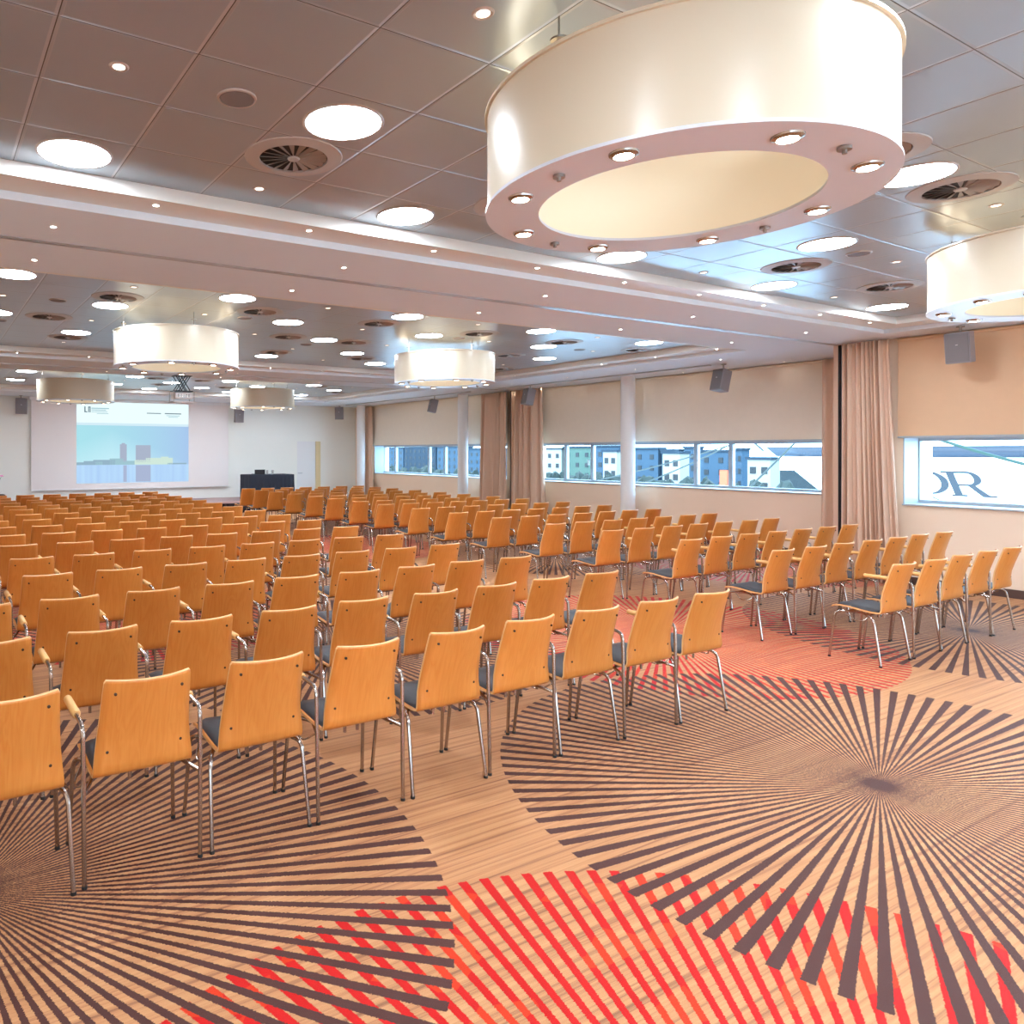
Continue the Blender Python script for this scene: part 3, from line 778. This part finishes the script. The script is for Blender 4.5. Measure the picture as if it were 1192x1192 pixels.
def pad_bm(mi=0):
    bm = bmesh.new(); sel = [(.035, .405), (.06, .404), (.12, .407), (.2, .416), (.28, .423), (.335, .42), (.362, .412)]; n = len(sel)
    rows = []
    for j, (y, z) in enumerate(sel):
        row = []
        for k in range(9):
            u = -1 + k / 4; e = min(1, min(j, n - 1 - j) / 1.) * min(1, (1 - abs(u)) * 4 + .0)
            row.append(bm.verts.new((u * .186, y, z + .0125 + .006 * u * u + .016 * e)))
        rows.append(row)
    base = [[bm.verts.new((v.co.x, v.co.y, sel[j][1] + .011)) for v in rows[j]] for j in range(n)]
    for A, B in zip(rows, rows[1:]):
        for k in range(8): f = bm.faces.new((A[k], A[k + 1], B[k + 1], B[k])); f.smooth = True
    per = [(0, k) for k in range(9)] + [(j, 8) for j in range(1, n)] + [(n - 1, k) for k in range(7, -1, -1)] + [(j, 0) for j in range(n - 2, 0, -1)]
    for a, b in zip(per, per[1:] + per[:1]):
        bm.faces.new((rows[a[0]][a[1]], base[a[0]][a[1]], base[b[0]][b[1]], rows[b[0]][b[1]]))
    for f in bm.faces: f.material_index = mi
    return bm
TR = .0095
def front_leg(sx, foot=.232):
    return rounded([(sx * foot, .375, .012), (sx * (foot - .016), .338, .385), (sx * (foot - .06), .25, .392), (sx * (foot - .075), .2, .392)], .05, 5)
def rear_leg(sx, foot=.232):
    return rounded([(sx * foot, 0, .012), (sx * (foot - .012), .058, .372), (sx * (foot - .06), .14, .392), (sx * (foot - .075), .2, .392)], .05, 5)
def arm_leg(sx, foot=.234):
    return rounded([(sx * foot, 0, .012), (sx * (foot + .004), .012, .625), (sx * (foot + .004), .15, .634), (sx * (foot + .002), .34, .634)], .045, 5)
def foot_bm(bm, x, y, mi=0): lathe(bm, [(0, 0), (.0112, 0), (.0112, .013), (0, .013)], 10, x, y, mi=mi)
def make_chair(arms, screws, seg=8):
    t = thing('conference_chair', '', 'chair', (0, 0, 0))
    sh = link('seat_shell', shell_bm(), [M['wood'], M['ply']], t)
    if screws:
        for x, i, z in ((-.132, 2, .762), (.132, 2, .762), (-.148, 4, .515), (.148, 4, .515)):
            # on the rear face of the backrest
            y = None
            for (ya, za), (yb, zb) in zip(PROF, PROF[1:]):
                if zb <= z <= za: y = yb + (ya - yb) * (z - zb) / (za - zb)
            cr = .054 if z > .7 else .03; y += cr * (x / .19) ** 2
            bm = bmesh.new(); lathe(bm, [(0, -.003), (.006, -.002), (.006, .004), (0, .004)], 10)
            o = link('screw', bm, M['screw'], sh); o.location = (x, y, z); o.rotation_euler = (-PI / 2, 0, 0)
    link('seat_pad', pad_bm(), M['pad'], t)
    for sx in (-1, 1):
        bm = bmesh.new(); tube(bm, front_leg(sx), TR, seg); foot_bm(bm, sx * .232, .375, 1); link('leg', bm, [M['chrome'], M['rubber']], t, None, True)
        bm = bmesh.new(); tube(bm, arm_leg(sx) if arms else rear_leg(sx), TR, seg); foot_bm(bm, sx * (.234 if arms else .232), 0, 1)
        link('leg', bm, [M['chrome'], M['rubber']], t, None, True)
        if arms:
            bm = bmesh.new(); tube(bm, [(sx * .238, .145, .634), (sx * .238, .15, .634), (sx * .237, .36, .634), (sx * .237, .365, .634)], [.014, .0175, .0175, .014], 12)
            link('armrest', bm, M['armwood'], t, None, True)
    bm = bmesh.new()
    for y in (.12, .27): tube(bm, [(-.17, y, .388), (.17, y, .388)], TR, seg)
    if arms:
        for sx in (-1, 1): tube(bm, [(sx * .238, .006, .36), (sx * .2, .07, .375), (sx * .157, .2, .39)], TR * .9, seg)
    for x in (-.035, .035): tube(bm, [(x, .1, .392), (x, .1, .35)], .008, 6)
    for sx in (-1, 1): tube(bm, rounded([(sx * .19, .1, .375), (sx * .24, .13, .34), (sx * .24, .19, .34), (sx * .2, .26, .38)], .03, 3), .004, 6)
    link('under_frame', bm, M['chrome'], t, None, True)
    return t
def make_far_chair(arms):
    """same chair in one mesh, for rows too far away to show parts"""
    bm = shell_bm()
    p = pad_bm(2); me = bpy.data.meshes.new('tmp'); p.to_mesh(me); p.free(); bm.from_mesh(me); bpy.data.meshes.remove(me)
    for sx in (-1, 1):
        tube(bm, front_leg(sx), TR, 6, 3); tube(bm, arm_leg(sx) if arms else rear_leg(sx), TR, 6, 3)
        foot_bm(bm, sx * .232, .375, 5); foot_bm(bm, sx * (.234 if arms else .232), 0, 5)
        if arms: tube(bm, [(sx * .237, .145, .634), (sx * .237, .365, .634)], .017, 8, 4)
    for y in (.12, .27): tube(bm, [(-.17, y, .388), (.17, y, .388)], TR, 6, 3)
    return link('conference_chair', bm, [M['wood'], M['ply'], M['pad'], M['chrome'], M['armwood'], M['rubber']])
protos = {}
def get_chair(arms, lod):
    k = (arms, lod)
    if k in protos: return protos[k], False
    protos[k] = make_far_chair(arms) if lod == 2 else make_chair(arms, lod == 0)
    return protos[k], True
LROWS = [2.958, 3.82, 4.74, 5.70, 6.64, 7.59, 8.54, 9.44, 10.32, 11.22, 12.18, 12.99, 13.81, 14.48, 15.37, 16.2]
RROWS = [2.96, 3.89, 4.82, 5.77, 6.65, 7.60, 8.52, 9.45, 10.44, 11.27, 12.18, 12.99, 13.93, 14.85, 15.65, 16.45]
PITCH = .5127
rowname = ['nearest row'] + ['%s row from the camera' % ORD[k] for k in range(2, 20)]
def put_chair(x, y, arms, lod, lab, group, rnd):
    x += rnd.uniform(-.006, .006); y += rnd.uniform(-.014, .014); rz = math.radians(rnd.uniform(-.5, .5))
    p, new = get_chair(arms, lod)
    if new:
        p.location = (x, y, 0); p.rotation_euler = (0, 0, rz); p['label'] = lab; p['category'] = 'chair'; p['group'] = group
    else:
        c = dup(p, (x, y, 0), rz, lab, group)
rnd = random.Random(3)
for r, y in enumerate(LROWS):
    xe = 4.374
    for c in range(9):
        x = xe - c * PITCH
        q = proj(x + .2, y - .08, .8)
        if q is None or q[0] < 0: continue
        arms = (8 - c) % 2 == 1
        lod = 0 if r < 5 else (1 if r < 9 else 2)
        seat = 'aisle seat' if c == 0 else '%s seat from the aisle' % ORD[c + 1]
        lab = '%s, left block, %s, %s' % ('wooden armchair' if arms else 'armless wooden chair', rowname[r], seat)
        put_chair(x, y, arms, lod, lab, 'chairs of the left seating block', rnd)
for r, y in enumerate(RROWS):
    for c in range(7):
        x = 6.815 + c * PITCH
        q = proj(x - .2, y - .08, .6)
        if q is None or q[0] > 1195: continue
        arms = c % 2 == 1
        lod = 0 if r < 3 else (1 if r < 7 else 2)
        seat = 'aisle seat' if c == 0 else '%s seat from the aisle' % ORD[c + 1]
        lab = '%s, right block, %s, %s' % ('wooden armchair' if arms else 'armless wooden chair', rowname[r], seat)
        put_chair(x, y, arms, lod, lab, 'chairs of the right seating block', rnd)

# ------------------------------------------------------------------ outside: quay, ship, ropes, blocks of flats
GZ = -8.6
q = boxo('harbour_water', 14, 96, -200, 400, GZ - .5, GZ - .1, mat('harbour_water', (222, 234, 242), .3, noise=.05, scale=.2)); struct(q)  # out of view; coloured near white to bounce daylight into the room
q = boxo('harbour_ground', 96, 420, -260, 520, GZ - .4, GZ, mat('quay_ground', (44, 48, 50), .85, spec=0, noise=.2, scale=.1)); struct(q)
hullw = mat('ship_white', (236, 240, 243), .4); hullb = mat('ship_blue', (22, 30, 46), .4); hulll = mat('ship_lettering', (14, 20, 32), .4)
t = thing('ship', 'white ship with a blue stripe and dark lettering moored outside the windows', 'ship', (0, 0, 0))
def hx(y, z):  # hull side, flaring outwards to the top and closing towards the bow
    s = max(0, (y - 4) / 14)
    return 22 + 1.6 * s ** 2.2 * 1.5 + .12 * (1.9 - z)
def stem(z): return 11.0 + 1.33 * (z + .05)
def side(bm, z0, z1, nz, off, th, mi, ya=-30, ycap=None):
    ny = 46; A, B = [], []
    for j in range(nz + 1):
        z = z0 + (z1 - z0) * j / nz; yb = stem(z) if ycap is None else ycap
        A.append([bm.verts.new((hx(ya + (yb - ya) * i / ny, z) - off, ya + (yb - ya) * i / ny, z)) for i in range(ny + 1)])
        B.append([bm.verts.new((hx(ya + (yb - ya) * i / ny, z) - off + th, ya + (yb - ya) * i / ny, z)) for i in range(ny + 1)])
    for j in range(nz):
        for i in range(ny):
            for G, s in ((A, 1), (B, -1)):
                f = bm.faces.new((G[j][i], G[j][i + 1], G[j + 1][i + 1], G[j + 1][i])[::s]); f.material_index = mi; f.smooth = True
    for G in (0, nz):
        for i in range(ny): bm.faces.new((A[G][i], A[G][i + 1], B[G][i + 1], B[G][i])).material_index = mi
    for i in (0, ny):
        for j in range(nz): bm.faces.new((A[j][i], A[j + 1][i], B[j + 1][i], B[j][i])).material_index = mi
bm = bmesh.new(); side(bm, -8.4, 2.6, 12, 0, 3.0, 0); link('hull', bm, hullw, t)
bm = bmesh.new(); side(bm, 1.56, 1.84, 1, .012, .01, 0); link('blue_stripe', bm, hullb, t)
bm = bmesh.new()
for k in range(2):
    off = .55 + .5 * k; pts = [(hx(stem(z) - off, z) - .02, stem(z) - off, z) for z in (-3, -2, -1, 0, .5, 1, 1.5)]
    tube(bm, pts, .035, 6)
link('bow_seam', bm, mat('ship_grey', (150, 160, 168), .5), t)  # thin grey lines following the stem
# lettering
def letter(name, polys, y0, z0, w, h, lean):
    bm = bmesh.new()
    for poly in polys:
        v1 = []; v2 = []
        for u, v in poly:
            y = y0 - (u - lean * v) * w; z = z0 + v * h; xx = hx(y, z)
            v1.append(bm.verts.new((xx - .03, y, z))); v2.append(bm.verts.new((xx - .002, y, z)))
        n = len(poly)
        bm.faces.new(v1); bm.faces.new(v2[::-1])
        for i in range(n): bm.faces.new((v1[i], v1[(i + 1) % n], v2[(i + 1) % n], v2[i]))
    return link(name, bm, hulll, t)
def ring_quads(cx_, cy_, rx, ry, tx, ty, n=28, a0=0, a1=2 * PI):
    out = []
    for k in range(n):
        a = a0 + (a1 - a0) * k / n; b = a0 + (a1 - a0) * (k + 1) / n
        out.append([(cx_ + rx * math.cos(a), cy_ + ry * math.sin(a)), (cx_ + rx * math.cos(b), cy_ + ry * math.sin(b)),
                    (cx_ + (rx - tx) * math.cos(b), cy_ + (ry - ty) * math.sin(b)), (cx_ + (rx - tx) * math.cos(a), cy_ + (ry - ty) * math.sin(a))])
    return out
letter('letter_O', ring_quads(.5, .5, .5, .5, .17, .07, 36), 9.42, .62, .94, .6, .12)
R_ = [[(0, 0), (.34, 0), (.34, .07), (0, .07)], [(.07, .05), (.24, .05), (.24, .95), (.07, .95)], [(-.05, .92), (.55, .92), (.55, 1), (-.05, 1)],
      [(.24, .42), (.55, .42), (.55, .49), (.24, .49)], [(.44, .45), (.6, .45), (.84, .06), (.68, 0)], [(.68, 0), (.98, 0), (.98, .07), (.78, .08)]]
R_ += ring_quads(.53, .715,   .27, .285, .16, .08, 12, -PI / 2, PI / 2)
letter('letter_R', R_, 8.46, .6, .92, .62, .22)

def rope(a, b, sag, r, lab, nm='mooring_rope', col=(48, 54, 52)):
    bm = bmesh.new(); n = 24; a = Vector(a); b = Vector(b)
    r *= .62
    tube(bm, [a.lerp(b, k / n) - Vector((0, 0, sag * 4 * (k / n) * (1 - k / n))) for k in range(n + 1)], r, 6)
    o = link(nm, bm, mat('rope_%d' % int(r * 1000 + abs(b.z) * 10), col, .7), None, None, True); tag(o, lab, 'rope', 'mooring ropes outside')
def unp(u, v, X):
    tt = (u - CX) / FPX; s, c = math.sin(TH), math.cos(TH); zc = X / (s + tt * c); return (X, zc * (c - tt * s), H - (v - CY) / FPX * zc)
GRN = (36, 62, 56)
rope(unp(700, 558, 18.), unp(856, 516, 18.), .05, .03, 'upper pale mooring rope outside the middle window panes')
rope(unp(706, 577, 18.4), unp(856, 514.5, 18.4), .1, .03, 'lower pale mooring rope outside the middle window panes')
rope(unp(862, 578, 17), unp(935, 506, 17), 0, .035, 'steep grey mooring rope crossing the ship bow')
rope(unp(1085, 509, 15.5), unp(1215, 546, 15.5), .02, .045, 'thick green mooring rope outside the right window', col=GRN)
rope(unp(874, 512, 21.3), unp(889, 525, 21.3), 0, .05, 'short dark rope at the ship bow end of the stripe', col=(40, 50, 60))
rope(unp(1078, 575, 20.8), unp(1106, 588, 20.8), 0, .03, 'thin pale rope below the ship lettering')

facs = {'w': mat('facade_white', (140, 138, 132), .8, spec=0, noise=.05, scale=.3), 'b': mat('facade_blue', (62, 78, 92), .8, spec=0, noise=.06, scale=.3),
        'g': mat('facade_green', (76, 94, 86), .8, spec=0, noise=.06, scale=.3), 'd': mat('facade_slate', (50, 60, 70), .8, spec=0, noise=.08, scale=.3)}
wm = mat('far_window', (20, 26, 32), .6)
def building(u0, u1, vt, X, key, lab, fl=4, depth=3):
    pa = unp(u0, vt, X); pb = unp(u1, vt, X); ya, yb = sorted((pa[1], pb[1])); ya += .5; yb -= .5; zt = (pa[2] + pb[2]) / 2
    t = thing('apartment_building', lab, 'building', (X, (ya + yb) / 2, GZ), 0, 'apartment buildings across the harbour')
    h = zt - GZ; w = (yb - ya) / 2
    boxo('facade', 0, depth, -w, w, 0, h, facs[key], t); boxo('roof', -.3, depth, -w - .3, w + .3, h, h + .5, facs['d'], t)
    n = max(2, int(2 * w / 3.2)); sx = 2 * w / n; win = None
    for j in range(fl):
        for i in range(n):
            z = h - 2.6 - j * 2.9
            if z < .5: continue
            if win is None:
                bm = bmesh.new(); ww = min(.55, sx * .26); box(bm, -.12, .0, -ww, ww, 0, 1.25); win = link('window', bm, wm, t); o = win
            else: o = win.copy(); COL.objects.link(o); o.parent = t
            o.location = (0, -w + sx * (i + .5), z)
    return t
BL = [(448, 470, 519, 190, 'b', 'narrow blue apartment block seen in the far window, leftmost'), (470, 508, 517, 190, 'd', 'slate blue apartment block seen in the far window'),
      (508, 545, 518, 190, 'b', 'blue apartment block behind the middle column'), (545, 600, 520, 190, 'b', 'blue apartment block by the middle curtains'),
      (634, 655, 520, 165, 'w', 'bright white apartment block at the left edge of the middle window'), (655, 690, 518.5, 165, 'g', 'pale green apartment block beside the white one, middle window'),
      (690, 722, 517.5, 165, 'b', 'blue apartment block left of the nearest column'), (700, 720, 523, 135, 'w', 'small white apartment block just left of the nearest column'),
      (736, 768, 520, 165, 'b', 'blue apartment block just right of the nearest column'), (768, 792, 522, 165, 'd', 'slate apartment block between blue and white blocks'),
      (769, 794, 525, 135, 'w', 'white apartment block in the centre of the middle window'), (794, 812, 519, 165, 'b', 'blue apartment block left of the first window bar'),
      (812, 850, 523, 165, 'b', 'blue apartment block with an orange kiosk in front'), (850, 866, 521, 165, 'b', 'blue apartment block behind the white van'),
      (867, 900, 532, 135, 'w', 'white apartment block close to the ship bow')]
for i, a in enumerate(BL): building(a[0], a[1], a[2] + 3, a[3] + 0 * i, *a[4:])
# quayside hedges and vehicles in front of the flats
hm = mat('hedge_leaves', (30, 38, 34), .9, noise=.3, scale=2)
for u0, u1, vt, X, lab in ((448, 560, 541, 120, 'dark row of bushes on the quay, far window'), (634, 722, 546, 120, 'dark row of bushes on the quay left of the nearest column'),
                           (736, 838, 551, 115, 'dark row of bushes on the quay right of the nearest column'), (850, 925, 552, 100, 'dark row of bushes on the quay near the ship bow')):
    a = unp(u0, vt, X); b = unp(u1, vt, X); ya, yb = sorted((a[1], b[1])); bm = bmesh.new(); n = int((yb - ya) / 1.3)
    for k in range(n):
        r = random.uniform(.9, 1.7); hh = a[2] - GZ
        bmesh.ops.create_icosphere(bm, subdivisions=2, radius=1, matrix=Matrix.Translation((X + random.uniform(-2, 2), ya + (k + .5) * 1.3, GZ + hh * .45)) @ Matrix.Diagonal((r, r, hh * random.uniform(.36, .56), 1)))
    for v in bm.verts: v.co += Vector((random.uniform(-.3, .3), random.uniform(-.3, .3), random.uniform(-.3, .3)))
    o = link('hedge', bm, hm); tag(o, lab, 'hedge', None, None)
p = unp(844, 556, 100); t = thing('kiosk', 'orange kiosk on the quay outside the middle window', 'kiosk', (p[0], p[1], GZ))
boxo('body', -.4, .8, -.55, .55, 0, unp(844, 547, 100)[2] - GZ, mat('kiosk_orange', (180, 70, 30), .6), t); boxo('roof', -.5, .9, -.65, .65, unp(844, 547, 100)[2] - GZ, unp(844, 546, 100)[2] - GZ, facs['d'], t)
p = unp(861, 560, 80); t = thing('van', 'white van parked on the quay beside the window bar', 'van', (p[0], p[1], GZ))
boxo('body', -.9, .9, -1.1, 1.1, 2.9, 5.2, facs['w'], t, .2); boxo('windscreen', -.95, -.9, -.1, .7, 4., 4.8, wm, t)
boxo('chassis', -.8, .8, -1., 1., .5, 2.95, facs['d'], t)
bm = bmesh.new(); tube(bm, [(-.9, -.7, .5), (.9, -.7, .5)], .5, 12); tube(bm, [(-.9, .7, .5), (.9, .7, .5)], .5, 12); link('wheels', bm, M['rubber'], t)

# ------------------------------------------------------------------ light
w = bpy.data.worlds.new('world'); SC.world = w; w.use_nodes = True
bg = w.node_tree.nodes['Background']; bg.inputs[0].default_value = (.5, .78, 1., 1); bg.inputs[1].default_value = 11.
sd = bpy.data.lights.new('sun', 'SUN'); sd.energy = 3.; sd.angle = math.radians(3); sd.color = (1, .97, .92)
so = bpy.data.objects.new('sun', sd); COL.objects.link(so); so.rotation_euler = Vector((1, -.15, -.45)).to_track_quat('-Z', 'Y').to_euler()
SC.view_settings.view_transform = 'Standard'; SC.view_settings.look = 'None'; SC.view_settings.exposure = .21; SC.view_settings.gamma = 1
SC.view_settings.use_curve_mapping = False
SC.cycles.max_bounces = 8; SC.cycles.diffuse_bounces = 5; SC.cycles.glossy_bounces = 4
SC.cycles.sample_clamp_indirect = 6
SC.cycles.use_denoising = True
